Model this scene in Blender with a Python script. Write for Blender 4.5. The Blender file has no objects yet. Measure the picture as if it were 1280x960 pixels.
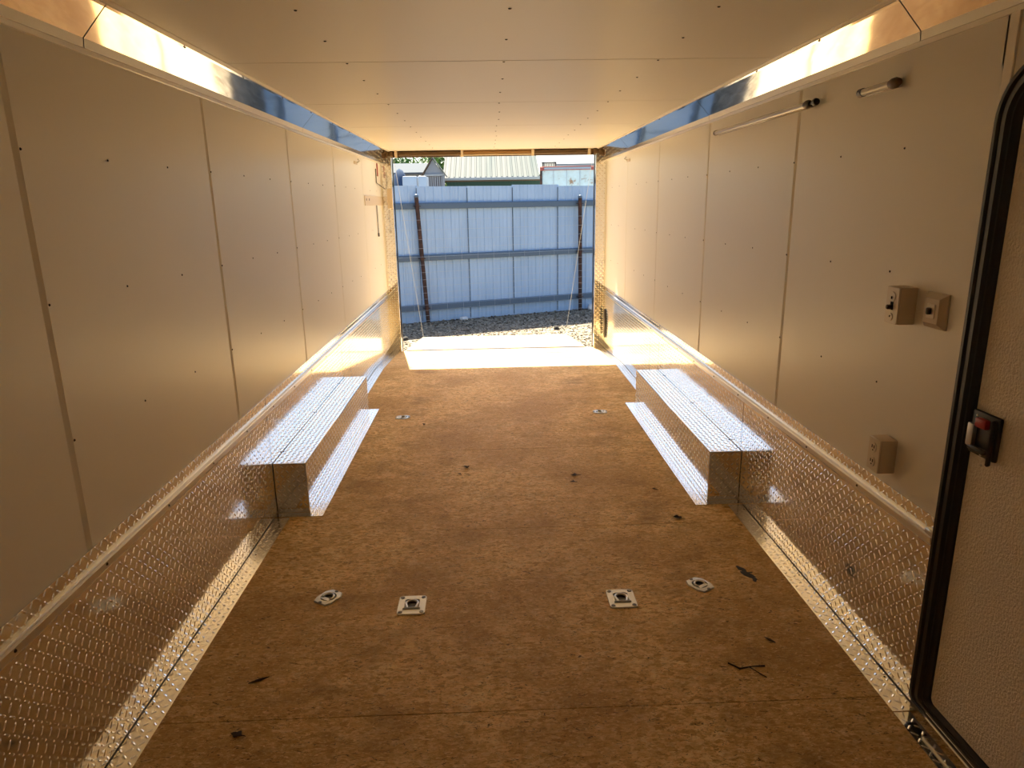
import bpy, bmesh, math, random
import numpy as np
from mathutils import Vector, Matrix

random.seed(7)
rng = np.random.default_rng(7)
S = bpy.context.scene
COL = S.collection

# ------------------------------------------------------------------ camera
FPX, YAW, PITCH, ROLL = 865.866, 0.030, 0.255, -0.017
CAM = Vector((-0.082, 0.0, 1.561))
fw = Vector((math.sin(YAW) * math.cos(PITCH), math.cos(YAW) * math.cos(PITCH), -math.sin(PITCH)))
rt = Vector((math.cos(YAW), -math.sin(YAW), 0))
up = rt.cross(fw)
rt2 = math.cos(ROLL) * rt + math.sin(ROLL) * up
up2 = -math.sin(ROLL) * rt + math.cos(ROLL) * up
cd = bpy.data.cameras.new('camera')
cam = bpy.data.objects.new('camera', cd)
COL.objects.link(cam)
cam.matrix_world = Matrix(((rt2.x, up2.x, -fw.x, CAM.x), (rt2.y, up2.y, -fw.y, CAM.y),
                           (rt2.z, up2.z, -fw.z, CAM.z), (0, 0, 0, 1)))
cd.sensor_fit = 'HORIZONTAL'
cd.sensor_width = 36.0
cd.lens = FPX / 1280 * 36
cd.clip_start = 0.02
cd.clip_end = 300
S.camera = cam

# ------------------------------------------------------------------ sky, sun, exposure
SUN_DIR = Vector((0.225, -1.36, -2.06)).normalized()     # the way the sunlight travels
SUN_STRENGTH = 5.8
SKY_STRENGTH = 0.075
EXPOSURE = 2.0
w = bpy.data.worlds.new('sky')
S.world = w
w.use_nodes = True
nt = w.node_tree
nt.nodes.clear()
sky = nt.nodes.new('ShaderNodeTexSky')
sky.sky_type = 'NISHITA'
sky.sun_disc = False
sky.sun_elevation = math.asin(-SUN_DIR.z)
sky.sun_rotation = math.atan2(-SUN_DIR.x, -SUN_DIR.y)
sky.air_density = 1.0
sky.dust_density = 1.5
bg = nt.nodes.new('ShaderNodeBackground')
bg.inputs['Strength'].default_value = SKY_STRENGTH
wo = nt.nodes.new('ShaderNodeOutputWorld')
nt.links.new(sky.outputs[0], bg.inputs[0])
nt.links.new(bg.outputs[0], wo.inputs[0])
sl = bpy.data.lights.new('sun', 'SUN')
sl.energy = SUN_STRENGTH
sl.angle = math.radians(0.53)
sl.color = (1.0, 0.90, 0.70)
so = bpy.data.objects.new('sun', sl)
COL.objects.link(so)
so.rotation_euler = SUN_DIR.to_track_quat('-Z', 'Y').to_euler()
so.location = (-3, 20, 25)
S.view_settings.view_transform = 'Standard'
S.view_settings.look = 'None'
S.view_settings.gamma = 1
S.view_settings.use_curve_mapping = False
S.view_settings.exposure = EXPOSURE
S.cycles.max_bounces = 20
S.cycles.diffuse_bounces = 14
S.cycles.glossy_bounces = 10
S.cycles.transmission_bounces = 6
S.cycles.sample_clamp_indirect = 8

# ------------------------------------------------------------------ helpers
def tag(o, label=None, cat=None, group=None, kind=None):
    if label: o['label'] = label
    if cat: o['category'] = cat
    if group: o['group'] = group
    if kind: o['kind'] = kind
    return o

def empty(name, loc=(0, 0, 0), rz=0.0, **k):
    o = bpy.data.objects.new(name, None)
    COL.objects.link(o)
    o.location = loc
    o.rotation_euler = (0, 0, rz)
    o.empty_display_size = 0.05
    return tag(o, **k)

def link(name, me, mat, parent=None, **k):
    o = bpy.data.objects.new(name, me)
    COL.objects.link(o)
    if mat is not None:
        me.materials.clear()
        me.materials.append(mat)
    if parent is not None:
        o.parent = parent
    return tag(o, **k)

def done(name, bm, mat, parent=None, smooth=False, **k):
    me = bpy.data.meshes.new(name)
    bmesh.ops.recalc_face_normals(bm, faces=bm.faces)
    bm.to_mesh(me)
    bm.free()
    if smooth:
        for p in me.polygons: p.use_smooth = True
        try: me.set_sharp_from_angle(angle=math.radians(40))
        except Exception: pass
    return link(name, me, mat, parent, **k)

def abox(bm, x0, x1, y0, y1, z0, z1, bev=0.0, seg=1):
    x0, x1 = sorted((x0, x1)); y0, y1 = sorted((y0, y1)); z0, z1 = sorted((z0, z1))
    r = bmesh.ops.create_cube(bm, size=1.0)
    vs = r['verts']
    for v in vs:
        v.co = Vector((x0 + (v.co.x + .5) * (x1 - x0), y0 + (v.co.y + .5) * (y1 - y0), z0 + (v.co.z + .5) * (z1 - z0)))
    if bev > 0:
        es = list({e for v in vs for e in v.link_edges})
        bmesh.ops.bevel(bm, geom=es, offset=bev, segments=seg, affect='EDGES', profile=.6)

def box(name, x0, x1, y0, y1, z0, z1, mat, parent=None, bev=0.0, seg=1, **k):
    bm = bmesh.new()
    abox(bm, x0, x1, y0, y1, z0, z1, bev, seg)
    return done(name, bm, mat, parent, smooth=bev > 0, **k)

def atube(bm, pts, r, n=8, cap=True):
    pts = [Vector(p) for p in pts]
    rings = []
    prev = None
    for i, p in enumerate(pts):
        d = (pts[min(i + 1, len(pts) - 1)] - pts[max(i - 1, 0)]).normalized()
        a = prev if prev is not None else (Vector((0, 0, 1)) if abs(d.z) < .9 else Vector((1, 0, 0)))
        u = (a - d * a.dot(d)).normalized()
        prev = u
        v = d.cross(u)
        rr = r[i] if isinstance(r, (list, tuple)) else r
        rings.append([bm.verts.new(p + rr * (math.cos(2 * math.pi * k / n) * u + math.sin(2 * math.pi * k / n) * v)) for k in range(n)])
    for a, b in zip(rings, rings[1:]):
        for k in range(n):
            bm.faces.new((a[k], a[(k + 1) % n], b[(k + 1) % n], b[k]))
    if cap:
        bm.faces.new(rings[0][::-1]); bm.faces.new(rings[-1])

def tube(name, pts, r, mat, parent=None, n=8, **k):
    bm = bmesh.new()
    atube(bm, pts, r, n)
    return done(name, bm, mat, parent, smooth=True, **k)

def aprism(bm, poly, axis, a0, a1):
    """extrude a 2-D outline along an axis ('x','y','z')"""
    def P(u, v, t):
        return Vector((t, u, v)) if axis == 'x' else Vector((u, t, v)) if axis == 'y' else Vector((u, v, t))
    A = [bm.verts.new(P(u, v, a0)) for u, v in poly]
    B = [bm.verts.new(P(u, v, a1)) for u, v in poly]
    n = len(poly)
    for i in range(n):
        bm.faces.new((A[i], A[(i + 1) % n], B[(i + 1) % n], B[i]))
    bm.faces.new(A[::-1]); bm.faces.new(B)

def prism(name, poly, axis, a0, a1, mat, parent=None, bev=0, **k):
    bm = bmesh.new()
    aprism(bm, poly, axis, a0, a1)
    if bev: bmesh.ops.bevel(bm, geom=list(bm.edges), offset=bev, segments=1, affect='EDGES')
    return done(name, bm, mat, parent, smooth=bev > 0, **k)

# tread bars: small raised lozenges on a square grid, turned alternately +-45 degrees
_T = np.array([(-1, 0, 0), (-.55, -1, 0), (.55, -1, 0), (1, 0, 0), (.55, 1, 0), (-.55, 1, 0), (-.5, 0, 1), (.5, 0, 1)], float)
_F = [(0, 1, 6), (1, 2, 7, 6), (2, 3, 7), (3, 4, 7), (4, 5, 6, 7), (5, 0, 6)]
PITCH_T, TA, TB, TH = 0.0265, 0.0125, 0.0038, 0.0014

def treads(parent, patches, mat, th=TH):
    """patches: (origin, u, v, n, ulen, vlen) rectangles covered with tread bars"""
    V, F = [], []
    for O, U, Vv, N, ul, vl in patches:
        O, U, Vv, N = (np.array(t, float) for t in (O, U, Vv, N))
        nu, nv = int((ul - .02) / PITCH_T), int((vl - .016) / PITCH_T)
        nu, nv = max(nu, 0), max(nv, 0)
        mu, mv = (ul - nu * PITCH_T) / 2, (vl - nv * PITCH_T) / 2
        for i in range(nu + 1):
            for j in range(nv + 1):
                c = O + U * (mu + i * PITCH_T) + Vv * (mv + j * PITCH_T)
                s = 1 if (i + j) % 2 else -1
                a = (U + s * Vv) / math.sqrt(2); b = np.cross(N, a)
                base = len(V) * 8
                V.append(c + _T[:, :1] * TA * a + _T[:, 1:2] * TB * b + _T[:, 2:] * th * N)
                F += [tuple(base + q for q in f) for f in _F]
    if not V: return
    me = bpy.data.meshes.new('tread_pattern')
    me.from_pydata([tuple(p) for p in np.concatenate(V)], [], F)
    me.update()
    return link('tread_pattern', me, mat, parent, kind='stuff')

# ------------------------------------------------------------------ materials
def mat(name, col=(.8, .8, .8), rough=.5, metal=0.0, spec=.5, emit=None):
    m = bpy.data.materials.new(name)
    m.use_nodes = True
    b = m.node_tree.nodes['Principled BSDF']
    b.inputs['Base Color'].default_value = (*col, 1)
    b.inputs['Roughness'].default_value = rough
    b.inputs['Metallic'].default_value = metal
    b.inputs['Specular IOR Level'].default_value = spec
    if emit:
        b.inputs['Emission Color'].default_value = (*emit[0], 1)
        b.inputs['Emission Strength'].default_value = emit[1]
    return m

def N(m, t, **k):
    n = m.node_tree.nodes.new(t)
    for a, v in k.items():
        if a.startswith('i_'): n.inputs[a[2:].replace('_', ' ')].default_value = v
        else: setattr(n, a, v)
    return n

def L(m, a, b): m.node_tree.links.new(a, b)

def coords(m, scale=(1, 1, 1)):
    g = N(m, 'ShaderNodeNewGeometry')
    mp = N(m, 'ShaderNodeMapping')
    mp.inputs['Scale'].default_value = scale
    L(m, g.outputs['Position'], mp.inputs['Vector'])
    return mp.outputs[0]

def noise(m, vec, scale, detail=3, rough=.5, dist=0):
    n = N(m, 'ShaderNodeTexNoise')
    n.inputs['Scale'].default_value = scale; n.inputs['Detail'].default_value = detail
    n.inputs['Roughness'].default_value = rough; n.inputs['Distortion'].default_value = dist
    L(m, vec, n.inputs['Vector'])
    return n.outputs['Fac']

def ramp(m, fac, stops):
    r = N(m, 'ShaderNodeValToRGB')
    e = r.color_ramp.elements
    while len(e) < len(stops): e.new(.5)
    for q, (p, c) in zip(e, stops):
        q.position = p
        q.color = (*c, 1) if len(c) == 3 else c
    L(m, fac, r.inputs[0])
    return r.outputs[0]

def mix(m, fac, a, b, mode='MIX'):
    n = N(m, 'ShaderNodeMix', data_type='RGBA', blend_type=mode)
    if isinstance(fac, float): n.inputs[0].default_value = fac
    else: L(m, fac, n.inputs[0])
    for s, v in ((6, a), (7, b)):
        if isinstance(v, tuple): n.inputs[s].default_value = (*v, 1)
        else: L(m, v, n.inputs[s])
    return n.outputs[2]

def bump(m, fac, strength=.3, dist=.002):
    b = N(m, 'ShaderNodeBump')
    b.inputs['Strength'].default_value = strength; b.inputs['Distance'].default_value = dist
    L(m, fac, b.inputs['Height'])
    L(m, b.outputs[0], m.node_tree.nodes['Principled BSDF'].inputs['Normal'])

def setcol(m, c): L(m, c, m.node_tree.nodes['Principled BSDF'].inputs['Base Color'])
def setrough(m, c): L(m, c, m.node_tree.nodes['Principled BSDF'].inputs['Roughness'])

M = {}
M['panel'] = m = mat('white_wall_panel', (.865, .848, .785), .33, spec=.45)
bump(m, noise(m, coords(m), 420, 2), .06, .0006)
M['ceil'] = m = mat('white_ceiling_panel', (.86, .842, .785), .36, spec=.4)
bump(m, noise(m, coords(m, (1, 6, 1)), 5, 3), .12, .004)
M['skin'] = mat('trailer_skin', (.7, .7, .7), .5)
M['dark'] = mat('dark_gap', (.02, .018, .016), .9)
M['white_trim'] = mat('white_vinyl_trim', (.92, .88, .80), .18)
M['tread'] = m = mat('bright_tread_plate', (.85, .845, .83), .11, 1.0)
v = coords(m)
setrough(m, ramp(m, noise(m, v, 9, 4), [(.3, (.07,) * 3), (.7, (.14,) * 3)]))
bump(m, noise(m, v, 4.5, 2), .10, .012)
M['bar'] = mat('tread_bar_metal', (.83, .83, .82), .16, 1.0)
M['mirror'] = m = mat('polished_aluminium', (.78, .745, .68), .05, 1.0)
bump(m, noise(m, coords(m, (3, 1, 3)), 2.6, 1), .05, .02)
M['rail'] = m = mat('brushed_aluminium', (.72, .71, .69), .30, 1.0)
M['steel'] = mat('zinc_steel', (.60, .59, .55), .38, 1.0)
M['strip'] = m = mat('floor_strip_tread_plate', (.90, .88, .84), .19, 1.0)
bump(m, noise(m, coords(m), 6, 2), .08, .01)
M['band'] = mat('satin_aluminium_band', (.60, .575, .53), .22, 1.0)
M['steel_d'] = mat('dark_steel', (.16, .15, .14), .45, .8)
M['screw'] = mat('black_screw', (.03, .025, .02), .5)
M['rubber'] = m = mat('black_rubber_trim', (.010, .010, .011), .34)
M['black'] = mat('black_plastic', (.018, .017, .018), .35)
M['tan'] = mat('stained_beam', (.30, .17, .065), .6)
M['red'] = mat('red_plastic', (.42, .02, .02), .35)
M['grey'] = mat('grey_metal', (.45, .45, .46), .35, .7)
M['ivory'] = mat('ivory_plastic', (.66, .57, .45), .38)
M['ivory_l'] = mat('light_ivory_plastic', (.78, .72, .62), .3)
M['tubew'] = m = mat('translucent_tube', (.92, .88, .80), .12)
m.node_tree.nodes['Principled BSDF'].inputs['Transmission Weight'].default_value = .35
M['brown'] = mat('brown_end_cap', (.10, .055, .02), .45)
M['door'] = m = mat('textured_door_skin', (.84, .77, .66), .42)
v = coords(m)
bump(m, noise(m, v, 130, 2, .5), .9, .006)

# worn plywood / strand board
def wood(name, light, mid, dk, deep, wear=1.0):
    m = mat(name, mid, .62, spec=.25)
    v = coords(m, (1, 1.7, 1))
    warp = N(m, 'ShaderNodeTexNoise'); warp.inputs['Scale'].default_value = 22; warp.inputs['Detail'].default_value = 5
    L(m, v, warp.inputs['Vector'])
    vm = N(m, 'ShaderNodeVectorMath', operation='MULTIPLY_ADD')
    vm.inputs[1].default_value = (.05, .05, 0)
    L(m, warp.outputs['Color'], vm.inputs[0]); L(m, v, vm.inputs[2])
    vo = N(m, 'ShaderNodeTexVoronoi'); vo.inputs['Scale'].default_value = 44
    L(m, vm.outputs[0], vo.inputs['Vector'])
    sp = N(m, 'ShaderNodeSeparateColor'); L(m, vo.outputs['Color'], sp.inputs[0])
    lm = tuple(.5 * a + .5 * b for a, b in zip(mid, light)); md = tuple(.6 * a + .4 * b for a, b in zip(mid, dk))
    c = ramp(m, sp.outputs[0], [(0, dk), (.2, md), (.5, mid), (.8, lm), (1, light)])
    # wide dirty areas
    big = noise(m, coords(m), 1.5, 5, .62)
    c = mix(m, ramp(m, big, [(.42, (0,) * 3), (.62, (.85 * wear,) * 3)]), c, dk)
    # medium mottling
    med = noise(m, coords(m, (1, 1.5, 1)), 9, 6, .72, .4)
    c = mix(m, ramp(m, med, [(.33, (.7 * wear,) * 3), (.50, (0,) * 3)]), c, dk)
    c = mix(m, ramp(m, med, [(.55, (0,) * 3), (.72, (.5,) * 3)]), c, light)
    # fine torn grain
    fine = noise(m, coords(m, (1, 2.4, 1)), 48, 8, .8, 1.0)
    c = mix(m, ramp(m, fine, [(.40, (1.0 * wear,) * 3), (.485, (0,) * 3)]), c, dk)
    c = mix(m, ramp(m, fine, [(.535, (0,) * 3), (.60, (.85,) * 3)]), c, light)
    # dark flecks
    fl = noise(m, coords(m, (1, 2.2, 1)), 30, 6, .75, 1.8)
    c = mix(m, ramp(m, fl, [(.375, (.95 * wear,) * 3), (.415, (0,) * 3)]), c, deep)
    tr = N(m, 'ShaderNodeSeparateXYZ'); L(m, coords(m), tr.inputs[0])
    ab = N(m, 'ShaderNodeMath', operation='ABSOLUTE'); L(m, tr.outputs[0], ab.inputs[0])
    track = ramp(m, ab.outputs[0], [(.35, (.25 * wear,) * 3), (.70, (.75 * wear,) * 3), (1.0, (.35 * wear,) * 3)])
    blot = ramp(m, noise(m, coords(m, (1, 1.3, 1)), 3.4, 6, .7), [(.50, (0,) * 3), (.68, (1,) * 3)])
    tm = mix(m, 1.0, track, blot, 'MULTIPLY')
    c = mix(m, tm, c, tuple(.5 * a + .5 * b for a, b in zip(dk, deep)))
    setcol(m, c)
    bump(m, fine, .4, .002)
    return m
M['wood'] = wood('worn_plywood', (.97, .78, .44), (.92, .64, .295), (.50, .295, .095), (.06, .032, .013))
M['ramp'] = wood('ramp_plywood', (.60, .47, .31), (.54, .40, .25), (.42, .29, .16), (.3, .2, .1), .4)
M['leaf'] = mat('dry_leaf', (.05, .028, .014), .8)
M['tar'] = mat('tar_smear', (.012, .009, .007), .6)
M['gravel'] = m = mat('gravel', (.3, .27, .23), .9, spec=.2)
v = coords(m)
g1 = N(m, 'ShaderNodeTexVoronoi'); g1.inputs['Scale'].default_value = 24; L(m, v, g1.inputs['Vector'])
sp = N(m, 'ShaderNodeSeparateColor'); L(m, g1.outputs['Color'], sp.inputs[0])
setcol(m, ramp(m, sp.outputs[0], [(0, (.07, .055, .04)), (.4, (.20, .165, .12)), (.8, (.30, .255, .19)), (1, (.42, .37, .29))]))
bump(m, g1.outputs['Distance'], .8, .02)
M['stone'] = m = mat('gravel_stone', (.3, .27, .23), .9, spec=.2)
oi = N(m, 'ShaderNodeNewGeometry')
setcol(m, ramp(m, oi.outputs['Random Per Island'], [(0, (.06, .048, .035)), (.5, (.22, .185, .135)), (1, (.42, .375, .30))]))
M['rock'] = mat('dark_rock', (.04, .035, .03), .9)
M['sheet'] = m = mat('pale_blue_sheet_metal', (.36, .45, .57), .45, .0, spec=.4)
v = coords(m, (1, 1, .5))
setcol(m, ramp(m, noise(m, v, 3, 4), [(.3, (.36, .51, .71)), (.7, (.42, .58, .79))]))
M['frail'] = mat('blue_grey_rail', (.085, .135, .20), .5)
M['rust'] = m = mat('rusty_steel', (.06, .03, .022), .8)
setcol(m, ramp(m, noise(m, coords(m), 14, 4), [(.35, (.030, .018, .016)), (.6, (.075, .032, .02)), (.75, (.14, .06, .03))]))
M['wire'] = mat('galvanised_wire', (.55, .58, .6), .4, .3)
M['roof'] = m = mat('galvanised_roof', (.6, .64, .64), .75, .0, spec=.1)
setcol(m, ramp(m, noise(m, coords(m, (3.0, .15, .15)), 1.1, 2), [(.3, (.075, .105, .11)), (.5, (.125, .14, .14)), (.7, (.155, .16, .155))]))
M['green'] = mat('dark_green_siding', (.02, .075, .055), .5)
M['sidewall'] = mat('pale_grey_boards', (.27, .29, .33), .7)
M['darkwood'] = mat('weathered_slats', (.13, .12, .13), .85)
M['fascia'] = mat('old_fascia', (.12, .085, .06), .85)
M['box'] = m = mat('faded_white_truck_body', (.6, .68, .66), .5)
setcol(m, ramp(m, noise(m, coords(m), 6, 5, .7), [(.34, (.34, .2, .11)), (.42, (.55, .62, .58)), (.7, (.62, .72, .72))]))
M['rustred'] = mat('faded_red_paint', (.34, .07, .05), .6)
M['tank'] = mat('pale_plastic', (.38, .43, .50), .5)
M['tarp'] = mat('blue_grey_tarp', (.035, .06, .115), .9, spec=.08)
M['greyroof'] = mat('grey_felt_roof', (.10, .115, .135), .9, spec=.08)
M['cloth'] = mat('white_sheeting', (.36, .39, .42), .8, spec=.1)
M['foliage'] = m = mat('tree_leaves', (.06, .16, .02), .6)
oi = N(m, 'ShaderNodeNewGeometry')
setcol(m, ramp(m, oi.outputs['Random Per Island'], [(0, (.02, .07, .012)), (1, (.13, .27, .04))]))
M['bark'] = mat('bark', (.08, .06, .045), .9)

# ------------------------------------------------------------------ setting: trailer shell
W2 = 1.23                       # half the inside width
Y0, YB, YR = -0.8, 6.72, 8.0    # front wall, start of the beaver tail, rear edge
ZP, ZT = 0.633, 1.996           # top of tread plate, top of wall panels
ZC, XC = 2.130, 1.139           # ceiling, edge of ceiling panels
DROP = 0.095
SEAMS = [Y0, .60, 1.81, 3.03, 4.245, 5.465, 6.69, 7.90]

def fz(y): return 0.0 if y <= YB else -DROP * (y - YB) / (YR - YB)

# floor: sheets of worn plywood with open joints
fl = empty('floor', kind='structure')
bm = bmesh.new()
aprism(bm, [(Y0, -.03), (YB, -.03), (YR, -.03 - DROP), (YR, -.14 - DROP), (Y0, -.16)], 'x', -W2 - .05, W2 + .05)
done('floor_base', bm, M['dark'], fl)
fy = [Y0, .62, 1.87, 3.15, 4.30, 5.46, YB, YR]
for a, b in zip(fy, fy[1:]):
    g = .0018
    bm = bmesh.new()
    aprism(bm, [(a + g, -.03 + fz(a)), (b - g, -.03 + fz(b)), (b - g, fz(b)), (a + g, fz(a))], 'x', -W2, W2)
    done('floor_sheet', bm, M['wood'], fl)

# side walls
def screws_on(parent, pts, axis, mat_=None, r=.0042, h=.0025):
    bm = bmesh.new()
    for p in pts:
        mtx = Matrix.Translation(p) @ Vector((0, 0, 1)).rotation_difference(Vector(axis)).to_matrix().to_4x4()
        bmesh.ops.create_cone(bm, cap_ends=True, segments=6, radius1=r, radius2=r * .6, depth=h, matrix=mtx)
    return done('screw_head', bm, mat_ or M['screw'], parent, kind='stuff')

SROW = [.952, 1.325, 1.708]
def screw_ys(a, b):
    return [y for y in (1.84 + .405 * k for k in range(-9, 16)) if a < y < b]

def side_wall(name, s, door=None):
    w_ = empty(name, kind='structure')
    # outer skin behind everything
    if door is None:
        box('outer_skin', s * (W2 + .02), s * (W2 + .05), Y0, YR, -.15, ZC + .05, M['skin'], w_)
    else:
        d0, d1 = door
        box('outer_skin', s * (W2 + .02), s * (W2 + .05), Y0, YR, -.15, ZC + .05, M['skin'], w_)
    bands = list(zip(SEAMS, SEAMS[1:]))
    for a, b in bands:
        if door and a < door[1] and b > door[0] + .3:
            continue
        g = .0022
        p = prism('wall_panel', [(s * (W2 + .018), a + g), (s * (W2 + .0075), a + g), (s * (W2 + .006), a + g + .0015), (s * W2, a + .024), (s * W2, b - g - .001),
                                 (s * (W2 + .001), b - g), (s * (W2 + .018), b - g)], 'z', ZP - .03, ZT + .02, M['panel'], w_)
        screws_on(p, [(s * (W2 - .001), y, z + random.uniform(-.003, .003)) for y in screw_ys(a + .02, b + .01) for z in SROW],
                  (-s, 0, 0))
    return w_

DOOR = (.98, 1.815)
wl = side_wall('wall_left', -1)
wr = side_wall('wall_right', 1, DOOR)
# wall round the entry door: one panel with a door-sized opening
def rrect(y0, y1, z0, z1, r, n=8, rb=None):
    rb = r if rb is None else rb
    pts = []
    for (cy, cz, a0, rr) in ((y1 - rb, z0 + rb, -90, rb), (y1 - r, z1 - r, 0, r), (y0 + r, z1 - r, 90, r), (y0 + rb, z0 + rb, 180, rb)):
        for k in range(n + 1):
            a = math.radians(a0 + 90 * k / n)
            pts.append((cy + rr * math.cos(a), cz + rr * math.sin(a)))
    return pts
box('wall_panel', W2, W2 + .018, .6 + .002, DOOR[0] + .01, .0, ZT + .02, M['panel'], wr)
box('wall_panel', W2, W2 + .018, DOOR[0] + .01, 1.86, 1.878, ZT + .02, M['panel'], wr)
p = box('corner_panel', W2, W2 + .018, 1.745, 1.852, 1.70, 1.878, M['panel'], wr)
box('edge_strip', W2 - .006, W2 + .004, 1.812, 1.846, ZP, ZT + .01, M['white_trim'], wr, bev=.002)
for a, b in ((1.852, 3.03),):
    p = box('wall_panel', W2, W2 + .018, a, b - .0022, ZP - .03, ZT + .02, M['panel'], wr, bev=.0016)
    screws_on(p, [(W2 - .001, y, z) for y in screw_ys(1.95, b + .01) for z in SROW], (-1, 0, 0))

# tread plate wainscot on both walls, real raised bars
def wainscot(parent, s, cuts):
    for a, b in zip(cuts, cuts[1:]):
        g = .0028
        bm = bmesh.new()
        x = s * (W2 - .004)
        aprism(bm, [(a + g, .007 + fz(a)), (min(max(YB, a + g), b - g), .007 + fz(min(max(YB, a), b))), (b - g, .007 + fz(b)), (b - g, ZP), (a + g, ZP)]
               if a < YB < b else [(a + g, .007 + fz(a)), (b - g, .007 + fz(b)), (b - g, ZP), (a + g, ZP)], 'x', x, s * (W2 + .012))
        pl = done('tread_plate', bm, M['tread'], parent)
        treads(pl, [((x, a + g, .007), (0, 1, 0), (0, 0, 1), (-s, 0, 0), b - a - 2 * g, ZP - .007)], M['bar'])
wainscot(wl, -1, [Y0, 1.0, 3.395, 5.235, 5.53, 7.90])
wainscot(wr, 1, [1.835, 3.42, 5.26, 5.56, 7.90])

# rails screwed along the plate
def rail(name, s, y0):
    r = empty(name, kind='structure')
    x = s * (W2 - .004)
    zb, zt, th = .546, .588, .011
    bm = bmesh.new()
    sec = [(x, zb), (x - s * th * .55, zb), (x - s * th, zb + .008), (x - s * th, zt - .016), (x - s * th * .45, zt - .012), (x - s * th * .45, zt - .008),
           (x - s * th * .9, zt - .004), (x - s * th * .8, zt), (x, zt)]
    aprism(bm, sec, 'y', y0, 7.9)
    done('rail', bm, M['rail'], r)
    bm = bmesh.new()
    screws_on(r, [(x - s * (th + .001), 1.455 + .405 * k, zb + .018) for k in range(-8, 16) if y0 + .02 < 1.455 + .405 * k < 7.85], (-s, 0, 0), r=.0055, h=.003)
    return r
rail('trim_1', -1, Y0)
r_ = rail('trim_2', 1, 1.842)
box('end_cap', W2 - .004, W2 - .024, 1.812, 1.862, .582, .602, M['steel'], r_, bev=.004)

# floor strips of tread plate along both walls
def strips(name, s, runs):
    e = empty(name, kind='structure')
    for a, b in runs:
        x0, x1 = s * (W2 - .001), s * (W2 - .083)
        pts = [(a, fz(a)), (b, fz(b)), (b, fz(b) + .0025), (a, fz(a) + .0025)]
        if a < YB < b:
            pts = [(a, 0), (YB, 0), (b, fz(b)), (b, fz(b) + .0025), (YB, .0025), (a, .0025)]
        o = prism('tread_strip', pts, 'x', min(x0, x1), max(x0, x1), M['strip'], e)
        xa = min(x0, x1)
        pa = []
        segs = [(a, min(b, YB)), (max(a, YB), b)] if a < YB < b else [(a, b)]
        for u, v in segs:
            d = Vector((0, v - u, fz(v) - fz(u))); l = d.length; d.normalize()
            pa.append(((xa, u, fz(u) + .0025), tuple(d), (-1, 0, 0) if False else (1, 0, 0), tuple(Vector((1, 0, 0)).cross(d)), l, .082))
        treads(o, pa, M['bar'])
        screws_on(e, [(s * (W2 - .018 - .016 * (k % 2)), 1.3 + .33 * k, fz(1.3 + .33 * k) + .003) for k in range(-6, 20) if a + .05 < 1.3 + .33 * k < b - .05], (0, 0, 1), r=.004)
    return e
strips('baseboard_left', -1, [(Y0, 3.34), (5.30, 7.9)])
bbr = strips('baseboard_right', 1, [(1.80, 3.34), (5.30, 7.9)])
# door sill plate
o = prism('sill_plate', [(DOOR[0] - .2, 0), (1.795, 0), (1.795, .0025), (DOOR[0] - .2, .0025)], 'x', W2 - .083, W2 - .03, M['tread'], bbr)
treads(o, [((W2 - .083, DOOR[0] - .2, .0025), (0, 1, 0), (1, 0, 0), (0, 0, 1), 1.0, .05)], M['bar'])

# front wall behind the photographer, roof skin
wf = empty('wall_front', kind='structure')
box('outer_skin', -W2 - .05, W2 + .05, Y0 - .05, Y0 - .02, -.15, ZC + .05, M['skin'], wf)
for k in range(2):
    box('wall_panel', -W2 + k * W2 + .002, k * W2 - .002, Y0 - .018, Y0, 0, ZC, M['panel'], wf, bev=.0015)

# ceiling
ce = empty('ceiling', kind='structure')
box('roof_skin', -W2 - .05, W2 + .05, Y0 - .05, YR + .02, ZC + .03, ZC + .06, M['skin'], ce)
CS = [Y0, .65, 1.87, 3.09, 4.30, 5.53, 6.78, YR]
for a, b in zip(CS, CS[1:]):
    p = box('ceiling_panel', -XC - .03, XC + .03, a + .0032, b - .0032, ZC, ZC + .012, M['ceil'], ce, bev=.0015)
    screws_on(p, [(x + random.uniform(-.006, .006), y, ZC - .001) for x in (-.64, .005, .64) for y in (2.305 + .405 * k for k in range(-7, 14)) if a < y < b],
              (0, 0, -1), r=.006, h=.003)

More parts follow.
